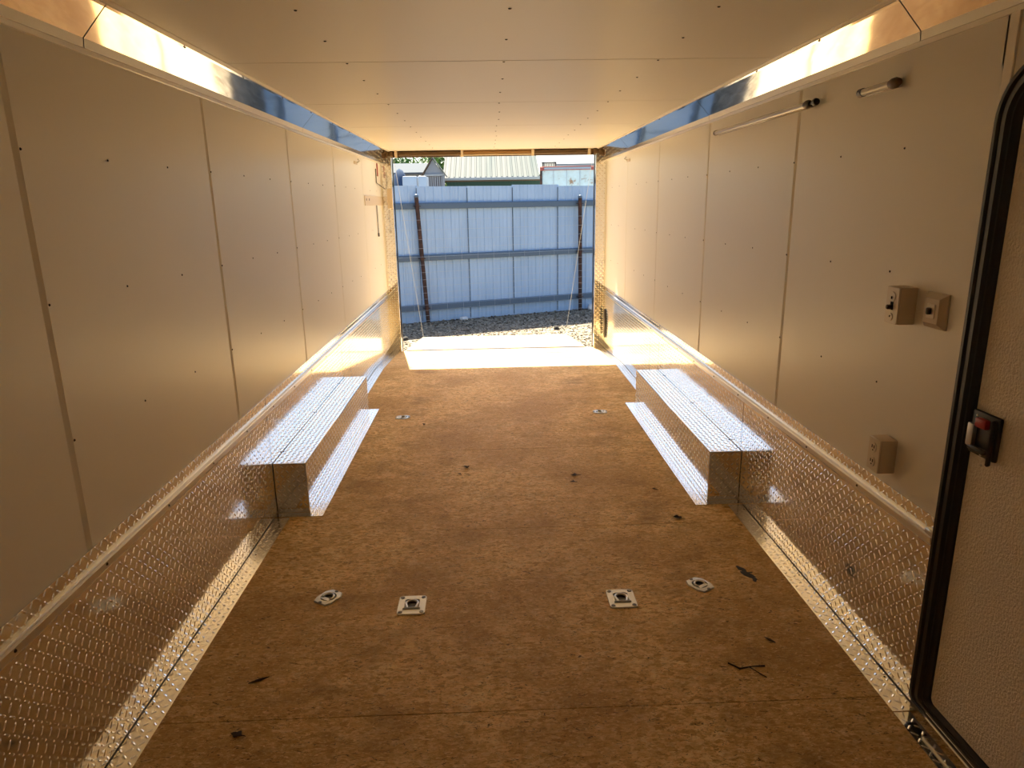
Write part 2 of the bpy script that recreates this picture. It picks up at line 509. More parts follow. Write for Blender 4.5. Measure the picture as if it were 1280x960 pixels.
# cove trim along the wall-to-ceiling corner
def cove(name, s, cuts):
    e = empty(name, kind='structure')
    def P(pts): return [(s * x, z) for x, z in pts]
    # white strip at the wall
    bm = bmesh.new()
    aprism(bm, P([(W2 + .005, ZT - .001), (W2 - .005, ZT - .001), (W2 - .007, ZT + .001), (W2 - .009, ZT + .012), (W2 - .006, ZT + .0155), (W2 + .005, ZT + .016)]), 'y', Y0, YR - .02)
    done('white_strip', bm, M['white_trim'], e)
    # white strip at the ceiling
    bm = bmesh.new()
    aprism(bm, P([(XC + .004, ZC + .004), (XC + .004, ZC - .008), (XC - .006, ZC - .009), (XC - .016, ZC - .004), (XC - .018, ZC + .004)]), 'y', Y0, YR - .02)
    done('white_strip', bm, M['white_trim'], e)
    for a, b in zip(cuts, cuts[1:]):
        g = .003
        A0, A1, A2, A3 = (W2 - .006, ZT + .014), (W2 - .008, ZT + .042), (XC + .011, ZC - .013), (XC + .002, ZC - .005)
        t = .004
        n = [A0, A1, A2, A3]
        back = [(x + t, z + t * .6) for x, z in reversed(n)]
        bm = bmesh.new()
        aprism(bm, P(n + back), 'y', a + g, b - g)
        o = done('cove_panel', bm, M['mirror'], e)
        o.data.materials.append(M['band'])
        for f in o.data.polygons:
            if abs(f.normal.x) > .9 and max(o.data.vertices[i].co.z for i in f.vertices) < ZT + .0455: f.material_index = 1
    screws_on(e, [(s * (XC + .006), .9 + .61 * k, ZC - .0125) for k in range(-2, 12)], (-s * .6, 0, -.8), r=.0045)
    box('backing', s * (W2 + .01), s * (XC + .03), Y0, YR, ZT + .03, ZC + .02, M['dark'], e)
for nm, s, cc in (('trim_3', -1, [Y0, -.2, 2.20, 4.62, 6.85, YR - .02]), ('trim_4', 1, [Y0, -.2, 2.22, 4.26, 6.66, YR - .02])):
    cove(nm, s, cc)
# the backing blocks must not cut the cove face: keep them slim behind it
for o in list(bpy.data.objects):
    if o.name.startswith('backing'):
        bpy.data.objects.remove(o, do_unlink=True)

# rear door posts of tread plate
for nm, s in (('trim_5', -1), ('trim_6', 1)):
    e = empty(nm, kind='structure')
    xi = 1.113
    o = box('post', s * xi, s * (W2 + .05), 7.885, YR + .01, -.10, 2.075, M['tread'], e, bev=.002)
    xa = min(s * xi, s * W2)
    treads(o, [((xa, 7.885, -.08), (1, 0, 0), (0, 0, 1), (0, -1, 0), W2 - xi, 2.14)], M['bar'])
    box('seal', s * (xi - .004), s * (xi + .01), YR - .02, YR + .03, -.10, 2.075, M['rubber'], e)

# entry door in the right wall
dr = empty('door_1', (W2, 1.4, 0), kind='structure')
def dpart(name, bm, m_, par=dr, smooth=False, **k):
    o = done(name, bm, m_, None, smooth, **k)
    o.parent = par
    if par is dr: o.matrix_parent_inverse = Matrix.Translation(dr.location).inverted()
    return o
ZD0, ZD1 = .045, 1.885
bm = bmesh.new()
prof = [(0.000, .004), (.000, .026), (.006, .034), (.016, .034), (.021, .027), (.027, .027), (.032, .033), (.044, .033), (.050, .024), (.056, .024), (.060, .018), (.068, .014), (.072, .004)]
rings = []
for off, h in prof:
    pts = rrect(DOOR[0] + off, DOOR[1] - off, ZD0 + off * .5, ZD1 - off, max(.15 - off, .02), 10, rb=.02)
    rings.append([bm.verts.new((W2 - h, y, z)) for y, z in pts])
for a, b in zip(rings, rings[1:]):
    for k in range(len(a)):
        bm.faces.new((a[k], a[(k + 1) % len(a)], b[(k + 1) % len(a)], b[k]))
dpart('door_frame', bm, M['rubber'], smooth=True)
bm = bmesh.new()
aprism(bm, rrect(DOOR[0] + .06, DOOR[1] - .06, ZD0 + .025, ZD1 - .06, .095, 10, rb=.012), 'x', W2 - .008, W2 + .016)
dpart('door_leaf', bm, M['door'])
bm = bmesh.new()
abox(bm, W2 - .03, W2 + .0, DOOR[0] + .03, DOOR[1] - .085, ZD0 - .012, ZD0 + .012, .003)
dpart('sill_bar', bm, M['rail'])
lt = empty('latch', (0, 0, 0)); lt.parent = dr; lt.matrix_parent_inverse = Matrix.Translation(dr.location).inverted()
bm = bmesh.new()
abox(bm, W2 - .020, W2 - .008, 1.640, 1.742, .888, 1.008, .006, 2)
done('bezel', bm, M['black'], lt, True)
bm = bmesh.new()
abox(bm, W2 - .032, W2 - .018, 1.648, 1.658, .875, 1.000, .004)
abox(bm, W2 - .034, W2 - .018, 1.664, 1.730, .900, .914, .004)
done('grip_rim', bm, M['black'], lt, True)
bm = bmesh.new()
abox(bm, W2 - .034, W2 - .018, 1.672, 1.712, .968, .994, .005, 2)
done('lock_tab', bm, M['red'], lt, True, label='red lock tab')
bm = bmesh.new()
abox(bm, W2 - .032, W2 - .018, 1.716, 1.740, .908, .972, .005, 2)
done('paddle', bm, M['grey'], lt, True, label='grey paddle lever')
screws_on(lt, [(W2 - .021, 1.722, .995), (W2 - .021, 1.690, .894), (W2 - .039, 1.658, .878)], (-1, 0, 0), M['steel'], .004)

# ------------------------------------------------------------------ wheel well covers
def wheel_cover(s, label):
    e = empty('wheel_well_cover', (s * 1.14, 4.33, 0), label=label, cat='wheel cover', group='tread plate wheel well covers')
    inv = Matrix.Translation(e.location).inverted()
    xi, xo, ya, yb, h = s * 1.055, s * (W2 - .0055), 3.40, 5.265, .279
    def par(o, p=e):
        o.parent = p
        if p is e: o.matrix_parent_inverse = inv
        return o
    b = par(box('box', xi, xo, ya, yb, .002, h, M['tread'], None, bev=.0025))
    xa, xb = min(xi, xo), max(xi, xo)
    treads(b, [((xa, ya, h), (0, 1, 0), (1, 0, 0) if True else 0, (0, 0, 1), yb - ya, xb - xa),
               ((xi, ya, .004), (0, 1, 0), (0, 0, 1), (-s, 0, 0), yb - ya, h - .006),
               ((xa, ya, .004), (1, 0, 0), (0, 0, 1), (0, -1, 0), xb - xa, h - .006)], M['bar'], .0022)
    f = par(box('floor_flange', xi, xi - s * .075, ya - .05, yb + .03, .0005, .003, M['tread'], None))
    fx = min(xi, xi - s * .075)
    treads(f, [((fx, ya - .05, .003), (0, 1, 0), (1, 0, 0), (0, 0, 1), yb - ya + .08, .075)], M['bar'])
    par(box('front_flange', xi, xo, ya - .05, ya, .0005, .003, M['tread'], None))
    sc = screws_on(None, [(s * (W2 - .012 - .008 * (k % 2)), ya + .18 + .37 * k, h + .001) for k in range(5)], (0, 0, 1), r=.0045)
    par(sc)
wheel_cover(-1, 'long tread plate wheel box against the left wall')
wheel_cover(1, 'long tread plate wheel box against the right wall, door side')

# ------------------------------------------------------------------ tie-down rings set in the floor
def ring_tube(bm, pts, r):
    atube(bm, pts, r, 8)

def tie_down_square(x, y, rz, label, z=0.0, sc=1.0):
    e = empty('tie_down_ring', (x, y, z), rz, label=label, cat='tie-down', group='square tie-down rings in the floor')
    e.scale = (sc, sc, sc)
    # plate with a round hole
    bm = bmesh.new()
    n = 32
    outer = []
    hw, hl, r = .056, .066, .014
    for (cx, cy, a0) in ((hw - r, -hl + r, -90), (hw - r, hl - r, 0), (-hw + r, hl - r, 90), (-hw + r, -hl + r, 180)):
        for k in range(8):
            a = math.radians(a0 + 90 * k / 7)
            outer.append((cx + r * math.cos(a), cy + r * math.sin(a)))
    ang = [math.atan2(q, p) for p, q in outer]
    hole = [(.038 * math.cos(a), .004 + .041 * math.sin(a)) for a in ang]
    T, t0 = .0055, .0
    lo = [bm.verts.new((p, q, t0)) for p, q in outer]
    mo = [bm.verts.new((p * .985, q * .985, T)) for p, q in outer]
    ih = [bm.verts.new((p * 1.06, q * 1.06, T)) for p, q in hole]
    il = [bm.verts.new((p, q, .001)) for p, q in hole]
    for A, B in ((lo, mo), (mo, ih), (ih, il)):
        for k in range(n):
            bm.faces.new((A[k], A[(k + 1) % n], B[(k + 1) % n], B[k]))
    done('plate', bm, M['steel'], e, True)
    bm = bmesh.new()
    c = [bm.verts.new((p * 1.03, q * 1.03, .0012)) for p, q in hole]
    bm.faces.new(c)
    done('pan', bm, M['black'], e)
    bm = bmesh.new()
    arc = [(.024 * math.cos(math.radians(a)), .006 + .024 * math.sin(math.radians(a)), .006) for a in range(-25, 206, 21)]
    pts = [(.017, -.026, .0065)] + arc + [(-.017, -.026, .0065)]
    ring_tube(bm, pts, .0052)
    ring_tube(bm, [(-.034, -.027, .0065), (.034, -.027, .0065)], .0048)
    done('ring', bm, M['steel'], e, True)
    for k, (p, q) in enumerate(((.042, .052), (-.042, .052), (.042, -.052), (-.042, -.052))):
        bm = bmesh.new()
        bmesh.ops.create_cone(bm, cap_ends=True, segments=10, radius1=.0095, radius2=.008, depth=.002, matrix=Matrix.Translation((p, q, .0062)))
        done('bolt', bm, M['steel_d'], e)

def tie_down_small(x, y, rz, label, group='small eight-sided tie-down rings'):
    e = empty('tie_down_ring', (x, y, 0), rz, label=label, cat='tie-down', group=group)
    hw, hl, c = .044, .053, .026
    poly = [(hw - c * .5, -hl), (hw, -hl + c), (hw, hl - c), (hw - c * .7, hl), (-hw + c * .7, hl), (-hw, hl - c), (-hw, -hl + c), (-hw + c * .5, -hl)]
    # resample the outline
    P = []
    for i in range(8):
        a, b = poly[i], poly[(i + 1) % 8]
        for t in (0, .25, .5, .75): P.append((a[0] + (b[0] - a[0]) * t, a[1] + (b[1] - a[1]) * t))
    ang = [math.atan2(q, p) for p, q in P]
    hole = [(.031 * math.cos(a), .031 * math.sin(a)) for a in ang]
    n = len(P)
    bm = bmesh.new()
    lo = [bm.verts.new((p, q, 0)) for p, q in P]
    mo = [bm.verts.new((p * .95, q * .95, .0055)) for p, q in P]
    ih = [bm.verts.new((p * 1.06, q * 1.06, .0065)) for p, q in hole]
    il = [bm.verts.new((p, q, .001)) for p, q in hole]
    for A, B in ((lo, mo), (mo, ih), (ih, il)):
        for k in range(n): bm.faces.new((A[k], A[(k + 1) % n], B[(k + 1) % n], B[k]))
    done('plate', bm, M['steel'], e, True)
    bm = bmesh.new()
    bm.faces.new([bm.verts.new((p * 1.03, q * 1.03, .0012)) for p, q in hole])
    done('pan', bm, M['black'], e)
    bm = bmesh.new()
    arc = [(.022 * math.cos(math.radians(a)), .022 * math.sin(math.radians(a)), .006) for a in range(-30, 211, 24)]
    ring_tube(bm, arc, .0048)
    abox(bm, -.024, .024, -.026, -.008, .003, .0065, .001)
    done('ring', bm, M['steel'], e, True)
    for q in (.046, -.048):
        bm = bmesh.new()
        bmesh.ops.create_cone(bm, cap_ends=True, segments=10, radius1=.008, radius2=.007, depth=.002, matrix=Matrix.Translation((0, q, .0065)))
        done('bolt', bm, M['steel_d'], e)

tie_down_square(-.425, 2.487, 0, 'square four-bolt steel tie-down ring, left of the near pair')
tie_down_square(.422, 2.484, 0, 'square four-bolt steel tie-down ring, right of the near pair')
tie_down_small(-.776, 2.566, math.radians(-33), 'small eight-sided tie-down ring near the left tread strip')
tie_down_small(.768, 2.570, math.radians(33), 'small eight-sided tie-down ring near the right tread strip')
tie_down_small(-.765, 5.055, math.radians(-90), 'small pale tie-down ring beside the far end of left wheel box', 'far small tie-down rings')
tie_down_small(.742, 5.068, math.radians(90), 'small pale tie-down ring beside the far end of right wheel box', 'far small tie-down rings')
tie_down_square(-.62, 7.50, 0, 'square tie-down ring in the sunlit sill, left one', fz(7.5) , .9)
tie_down_square(.40, 7.50, 0, 'square tie-down ring in the sunlit sill, right one', fz(7.5), .9)

# ------------------------------------------------------------------ electrical boxes and tubes on the right wall
def plate_box(name, label, y0, y1, z0, z1, dep, cat):
    e = empty(name, (W2, (y0 + y1) / 2, z0), label=label, cat=cat)
    inv = Matrix.Translation(e.location).inverted()
    o = box('housing', W2 - dep, W2 + .0, y0, y1, z0, z1, M['ivory'], None, bev=.005, seg=2)
    o.parent = e; o.matrix_parent_inverse = inv
    o = box('cover_plate', W2 - dep - .004, W2 - dep + .001, y0 + .001, y1 - .001, z0 + .001, z1 - .001, M['ivory_l'], None, bev=.0018)
    o.parent = e; o.matrix_parent_inverse = inv
    return e, inv
def stick(o, e, inv):
    o.parent = e; o.matrix_parent_inverse = inv
    return o
def xdisc(name, x, y, z, ry, rz_, m_, h=.003, n=16):
    bm = bmesh.new()
    a = [(y + ry * math.cos(2 * math.pi * k / n), z + rz_ * math.sin(2 * math.pi * k / n)) for k in range(n)]
    aprism(bm, a, 'x', x - h, x + .001)
    return done(name, bm, m_)
e, inv = plate_box('switch_box', 'surface-mounted ivory switch box with a dark toggle, left of the wall plate', 2.079, 2.148, 1.176, 1.292, .054, 'switch')
ym = 2.113
stick(xdisc('socket', W2 - .058, ym, 1.262, .016, .015, M['ivory_l'], .003), e, inv)
stick(box('socket_slot', W2 - .0625, W2 - .060, ym - .003, ym + .003, 1.254, 1.262, M['dark'], None), e, inv)
stick(box('toggle', W2 - .075, W2 - .058, ym - .007, ym + .007, 1.222, 1.236, M['brown'], None, bev=.003), e, inv)
stick(box('toggle_slot', W2 - .0595, W2 - .058, ym - .007, ym + .007, 1.22, 1.245, M['dark'], None), e, inv)
stick(xdisc('socket', W2 - .058, ym, 1.198, .012, .012, M['ivory_l'], .003), e, inv)
stick(box('socket_slot', W2 - .0625, W2 - .060, ym - .002, ym + .002, 1.197, 1.203, M['dark'], None), e, inv)

e = empty('switch_plate', (W2, 1.97, 1.185), label='flat ivory switch plate with sloped rim beside the black door frame', cat='switch')
inv = Matrix.Translation(e.location).inverted()
bm = bmesh.new()
def rect(x, a): return [bm.verts.new((x, y, z)) for y, z in ((1.925 + a, 1.184 + a), (2.022 - a, 1.184 + a), (2.022 - a, 1.288 - a), (1.925 + a, 1.288 - a))]
A, B, C_ = rect(W2, 0), rect(W2 - .006, 0), rect(W2 - .022, .016)
for P_, Q_ in ((A, B), (B, C_)):
    for k in range(4): bm.faces.new((P_[k], P_[(k + 1) % 4], Q_[(k + 1) % 4], Q_[k]))
bm.faces.new(C_)
stick(done('plate', bm, M['ivory']), e, inv)
stick(box('rocker_frame', W2 - .0245, W2 - .021, 1.955, 1.992, 1.215, 1.257, M['ivory_l'], None, bev=.001), e, inv)
stick(box('toggle', W2 - .036, W2 - .022, 1.968, 1.980, 1.226, 1.246, M['brown'], None, bev=.003), e, inv)

e, inv = plate_box('outlet_box', 'surface-mounted ivory double outlet box low on the right wall', 2.081, 2.150, .682, .796, .054, 'outlet')
for zc in (.764, .716):
    o = stick(xdisc('socket', W2 - .058, 2.1155, zc, .0155, .017, M['ivory_l'], .003), e, inv)
    for dy in (-.006, .006):
        q = box('slot', W2 - .0625, W2 - .0605, 2.1155 + dy - .0014, 2.1155 + dy + .0014, zc - .002, zc + .008, M['dark'], None); q.parent = o
    q = box('slot', W2 - .0625, W2 - .0605, 2.1135, 2.1175, zc - .011, zc - .007, M['dark'], None); q.parent = o

def lamp_tube(y0, y1, z, label, big):
    e = empty('tube_light', (W2, (y0 + y1) / 2, z), label=label, cat='tube light', group='slim clear tubes on the right wall')
    inv = Matrix.Translation(e.location).inverted()
    x = W2 - .020
    stick(tube('tube', [(x, y0 + .03, z), (x, y1, z)], .0125, M['tubew'], n=12), e, inv)
    stick(box('back_channel', W2 - .009, W2 + .001, y0 + .02, y1, z - .013, z + .013, M['white_trim'], None, bev=.002), e, inv)
    stick(tube('end_cap', [(x, y0 + .045, z), (x, y0 + .03, z), (x - .002, y0 + .012, z), (x - .002, y0 - .004, z)], [.0135, .0165, .0165, .011], M['brown'], n=12), e, inv)
    if big:
        stick(tube('end_knob', [(x - .001, y0 - .002, z), (x - .001, y0 - .016, z), (x - .001, y0 - .045, z), (x - .001, y0 - .055, z)], [.007, .007, .015, .013], M['black'], n=12), e, inv)
    stick(tube('end_cap', [(x, y1 - .01, z), (x, y1 + .012, z)], .0145, M['steel_d'], n=12), e, inv)
lamp_tube(2.90, 4.075, 1.925, 'long slim clear tube light with a black end knob under the cove', True)
lamp_tube(2.285, 2.505, 1.908, 'short slim clear tube light with a brown end, near the door', False)

# ------------------------------------------------------------------ fittings by the rear opening
def wall_thing(name, label, cat, loc):
    e = empty(name, loc, label=label, cat=cat)
    return e, Matrix.Translation(e.location).inverted()
e, inv = wall_thing('door_bracket', 'tan flat bar bracket at eye height on left wall by the rear post', 'bracket', (-W2, 7.3, 1.61))
stick(box('flat_bar', -W2, -W2 + .006, 6.74, 7.885, 1.565, 1.655, M['ivory'], None, bev=.001), e, inv)
for y in (6.82, 6.98):
    stick(xdisc('bolt', -W2 + .0075, y, 1.62, .012, .012, M['steel_d'], .003, 8), e, inv)
stick(box('latch_housing', -1.17, -1.115, 7.845, 7.886, 1.53, 1.74, M['ivory'], None, bev=.003), e, inv)
e, inv = wall_thing('pull_cable', 'thin grey cable bent down the left wall beside the bracket', 'cable', (-W2, 7.5, 1.8))
stick(tube('upper_run', [(-W2 + .006, 7.50, 1.93), (-W2 + .006, 7.50, 1.79), (-W2 + .02, 7.62, 1.77), (-1.19, 7.84, 1.735)], .005, M['steel_d'], n=6), e, inv)
e, inv = wall_thing('pull_rod', 'short grey rod hanging below the tan bracket', 'rod', (-W2, 7.4, 1.3))
stick(tube('rod', [(-W2 + .007, 7.42, 1.565), (-W2 + .007, 7.44, 1.28)], .006, M['grey'], n=6), e, inv)
stick(box('foot', -W2, -W2 + .014, 7.425, 7.455, 1.25, 1.285, M['steel_d'], None), e, inv)
o = box('red_strap', -W2, -W2 + .006, 7.60, 7.66, 1.86, 1.99, M['rustred'], None, bev=.001)
tag(o, 'narrow faded red strap high on left wall at the rear post', 'strap')
for s, y, lab in ((-1, 6.40, 'small metal clip high on the left wall near the rear'), (1, 6.66, 'small metal clip high on the right wall near the rear')):
    e, inv = wall_thing('wall_clip', lab, 'clip', (s * W2, y, 1.93))
    stick(box('clip_base', s * W2, s * (W2 - .006), y - .07, y + .07, 1.915, 1.94, M['ivory'], None, bev=.001), e, inv)
    stick(tube('clip_arm', [(s * (W2 - .004), y + .05, 1.93), (s * (W2 - .03), y + .05, 1.945), (s * (W2 - .03), y - .02, 1.955)], .006, M['steel'], n=6), e, inv)
e, inv = wall_thing('marker_light', 'black oval light low on the right wall plate beside the post', 'light', (W2, 7.76, .09))
bm = bmesh.new()
ov = lambda a, b: [(7.765 + a * math.cos(2 * math.pi * k / 24), .225 + b * math.sin(2 * math.pi * k / 24)) for k in range(24)]
aprism(bm, ov(.085, .165), 'x', W2 - .02, W2 - .003)
stick(done('grommet', bm, M['rubber']), e, inv)
bm = bmesh.new(); aprism(bm, ov(.06, .135), 'x', W2 - .026, W2 - .019)
stick(done('lens', bm, M['steel_d'], label='dark lens'), e, inv)

# header with the ramp springs
e, inv = wall_thing('ramp_spring_header', 'dark brown spring tubes on a beam above the rear opening', 'door header', (0, 7.95, 2.05))
stick(box('beam', -W2, W2, 7.965, YR + .01, 2.066, ZC - .001, M['tan'], None), e, inv)
bt = stick(box('beam_lip', -1.11, 1.11, 7.955, 7.968, 2.064, 2.074, M['brown'], None), e, inv)
for xa, xb in ((-1.03, -.37), (.44, 1.02)):
    sp = stick(tube('spring_tube', [(xa, 7.93, 2.100), (xb, 7.93, 2.100)], .026, M['brown'], n=12), e, inv)
    bm = bmesh.new()
    n = int((xb - xa) / .018)
    for k in range(n):
        x = xa + .009 + k * .018
        bmesh.ops.create_cone(bm, cap_ends=True, segments=12, radius1=.029, radius2=.029, depth=.008,
                              matrix=Matrix.Translation((x, 7.93, 2.100)) @ Matrix.Rotation(math.pi / 2, 4, 'Y'))
    done('spring_coil', bm, M['brown'], sp, kind='stuff')
stick(tube('shaft', [(-.37, 7.93, 2.100), (.44, 7.93, 2.100)], .012, M['tan'], n=10), e, inv)
stick(tube('shaft', [(-.37, 7.93, 2.078), (.44, 7.93, 2.078)], .006, M['ivory'], n=8), e, inv)
for x in (-1.06, -.345, .425, 1.04):
    stick(box('bearing_bracket', x - .014, x + .014, 7.90, 7.965, 2.062, 2.135, M['ivory'], None, bev=.002), e, inv)
for s in (-1, 1):
    q = stick(tube('cable_drum', [(s * 1.09, 7.93, 2.095), (s * 1.20, 7.93, 2.095)], .036, M['brown'], n=14), e, inv)
    stick(box('cheek', s * 1.14, s * 1.225, 7.88, 7.96, 2.05, 2.134, M['brown'], None, bev=.01), e, inv)

# ramp door lowered to the gravel
RW0, RW1 = -1.10, 1.055
e = empty('ramp_door', (0, 9.1, -.2), label='sunlit plywood ramp door lowered onto the gravel behind the sill', cat='ramp')
inv = Matrix.Translation(e.location).inverted()
bm = bmesh.new()
aprism(bm, [(8.07, -.11), (10.3, -.365), (10.3, -.385), (8.07, -.14)], 'x', RW0, RW1)
stick(done('deck_board', bm, M['ramp']), e, inv)
bm = bmesh.new()
aprism(bm, [(8.03, -.136), (10.3, -.386), (10.3, -.44), (8.03, -.20)], 'x', RW0 + .02, RW1 - .02)
stick(done('frame', bm, M['skin']), e, inv)
stick(tube('hinge', [(RW0, 8.016, -.135), (RW1, 8.016, -.135)], .011, M['steel_d'], n=8), e, inv)
stick(box('hinge_seal', RW0 + .02, RW1 - .02, 8.012, 8.062, -.112, -.094, M['rubber'], None, bev=.003), e, inv)
for s, xr, lab in ((-1, RW0 + .015, 'thin steel ramp cable from header to ramp, left side'), (1, RW1 - .015, 'thin steel ramp cable from header to ramp, right side')):
    o = tube('ramp_cable', [(s * 1.10, 8.03, 2.06), (xr, 10.22, -.352)], 0.0016, M['wire'], n=6)
    tag(o, lab, 'cable', 'ramp cables')

# ------------------------------------------------------------------ litter on the floor
def leaf(x, y, sz, rz, label, curl=.5):
    bm = bmesh.new()
    n = 7
    L_, Rr = [], []
    mid = []
    for i in range(n):
        t = i / (n - 1)
        wd = sz * .38 * math.sin(math.pi * min(max(t, .03), .97)) ** .8 * (1 + .35 * math.sin(9 * t + x * 9))
        yy = (t - .5) * sz
        zz = .003 + curl * sz * (.30 * (t - .5) ** 2 * 2)
        mid.append(bm.verts.new((0, yy, zz)))
        L_.append(bm.verts.new((-wd, yy + .05 * sz, zz + curl * wd * .9)))
        Rr.append(bm.verts.new((wd, yy - .05 * sz, zz + curl * wd * .6)))
    for i in range(n - 1):
        bm.faces.new((mid[i], mid[i + 1], L_[i + 1], L_[i])); bm.faces.new((Rr[i], Rr[i + 1], mid[i + 1], mid[i]))
    g = empty('dry_leaf', (x, y, 0), rz, label=label, cat='leaf', group='dry leaves on the plywood')
    o = done('blade', bm, M['leaf'], g, True)
    md = o.modifiers.new('thickness', 'SOLIDIFY'); md.thickness = .001
    tube('stalk', [(0, -sz * .45, .004), (.1 * sz, -sz * .75, .003), (.05 * sz, -sz * .95, .004)], .0012, M['leaf'], g, n=5)
leaf(.842, 3.20, .040, 1.2, 'dark curled dry leaf beside the near end of right wheel box', .9)
leaf(-.25, 3.978, .038, .5, 'dark dry leaf on bare plywood, left of centre', .9)
leaf(.392, 3.81, .040, 1.5, 'dark dry leaf on bare plywood, right of centre', .4)
leaf(.37, 3.71, .028, 1.3, 'smaller dark leaf scrap just in front of another leaf, right of centre', .5)
leaf(-.587, 4.863, .025, 0, 'tiny dark leaf scrap near the far left tie-down ring', .6)
leaf(-.29, 3.877, .020, .8, 'tiny dark leaf scrap in front of the left-of-centre leaf', .6)
leaf(.811, 3.57, .026, .9, 'tiny dark leaf scrap beside the right wheel box flange', .6)
leaf(-.889, 1.809, .034, 1.2, 'dark ragged leaf at the front plywood joint, near left strip', .3)
def smear(name, pts, label, cat, m_, seed, h=.0012):
    r = random.Random(seed)
    bm = bmesh.new()
    for (x, y, l, wd, a) in pts:
        n = 12
        top = []
        base = []
        for k in range(n):
            t = 2 * math.pi * k / n
            u, v = l * math.cos(t) * r.uniform(.65, 1.1), wd * math.sin(t) * r.uniform(.6, 1.2)
            px, py = x + u * math.cos(a) - v * math.sin(a), y + u * math.sin(a) + v * math.cos(a)
            base.append(bm.verts.new((px, py, .0002)))
            top.append(bm.verts.new((x + (px - x) * .8, y + (py - y) * .8, h)))
        for k in range(n): bm.faces.new((base[k], base[(k + 1) % n], top[(k + 1) % n], top[k]))
        bm.faces.new(top)
    o = done(name, bm, m_)
    return tag(o, label, cat)
smear('tar_smear', [(.985, 2.69, .036, .014, 2.0), (1.000, 2.64, .045, .018, 2.1), (1.012, 2.60, .022, .010, 1.4), (1.01, 2.655, .02, .006, .3)],
      'black tar smear on the plywood beside the right tread strip', 'smear', M['tar'], 3)
e = empty('twig', (.76, 2.04, 0), label='thin dark twig on the plywood in the right foreground', cat='twig')
tube('stem', [(-.045, .02, .003), (-.015, -.012, .003), (.03, -.004, .004), (.075, -.002, .003)], [.003, .0035, .0018, .0035], M['leaf'], e, n=6)
tube('side_shoot', [(.02, -.005, .003), (.05, -.05, .003), (.06, -.06, .002)], .0016, M['leaf'], e, n=5)
for (x, y, l, a, lab) in ((-.90, 2.06, .035, .5, 'dark splinter on the plywood near the left tread strip'), (.91, 2.18, .022, 2.2, 'dark splinter on plywood near right strip, beyond the twig')):
    o = tube('splinter', [(x - l * math.cos(a), y - l * math.sin(a), .004), (x, y, .004), (x + l * math.cos(a), y + l * math.sin(a), .003)], [.0015, .005, .001], M['leaf'], n=5)
    tag(o, lab, 'splinter')

# ------------------------------------------------------------------ outdoors
GZ = -.45
box('ground', -40, 40, 6.0, 60, GZ - .2, GZ, M['gravel'], kind='structure')
# loose stones in front of the fence
ico = bmesh.new(); bmesh.ops.create_icosphere(ico, subdivisions=1, radius=1)
iv = np.array([v.co[:] for v in ico.verts]); inf = [[v.index for v in f.verts] for f in ico.faces]; ico.free()
V, F = [], []
FA = np.array((-1.636, 12.06)); FE = np.array((3.6, 1.4)) / math.hypot(3.6, 1.4); FN = np.array((-FE[1], FE[0]))
cnt = 0
while cnt < 9000:
    x, y = rng.uniform(-4.5, 5.0), rng.uniform(8.3, 15.5)
    dfence = (np.array((x, y)) - FA) @ FN
    if dfence > -.02 or (RW0 - .04 < x < RW1 + .04 and y < 10.36): continue
    s = rng.uniform(.008, .019) * (1.25 if dfence > -.8 else 1)
    sc = rng.uniform(.7, 1.3, 3) * s; sc[2] *= .7
    a = rng.uniform(0, 6.28); c_, s_ = math.cos(a), math.sin(a)
    P = iv * rng.uniform(.8, 1.2, (len(iv), 1)) * sc
    P = np.stack([P[:, 0] * c_ - P[:, 1] * s_, P[:, 0] * s_ + P[:, 1] * c_, P[:, 2]], 1) + (x, y, GZ + s * .3)
    b_ = len(V) * len(iv); V.append(P); F += [[b_ + q for q in f] for f in inf]
    cnt += 1
me = bpy.data.meshes.new('gravel_stones'); me.from_pydata([tuple(p) for p in np.concatenate(V)], [], F)
link('gravel_stones', me, M['stone'], None, label='loose gravel stones between ramp and fence', cat='gravel', kind='stuff')
def rock(x, y, r, label, m_, seed):
    q = np.random.default_rng(seed)
    bm = bmesh.new(); bmesh.ops.create_icosphere(bm, subdivisions=2, radius=r)
    for v in bm.verts:
        v.co *= 1 + .25 * math.sin(v.co.x / r * 3 + seed) * math.cos(v.co.y / r * 2.3) + q.uniform(-.08, .08)
        v.co.z *= .65
    o = done('rock', bm, m_); o.location = (x, y, GZ + r * .4)
    tag(o, label, 'rock', 'rocks on the gravel')
rock(1.00, 11.2, .055, 'dark rock on sunlit gravel near the right post', M['rock'], 2)
rock(-1.42, 10.55, .06, 'dark rock on the gravel left of the ramp', M['rock'], 5)
rock(1.88, 13.25, .10, 'pale grey rock at the fence foot by the right post', M['skin'], 8)
rock(-.56, 12.35, .07, 'pale rock at the fence foot behind the ramp', M['skin'], 11)

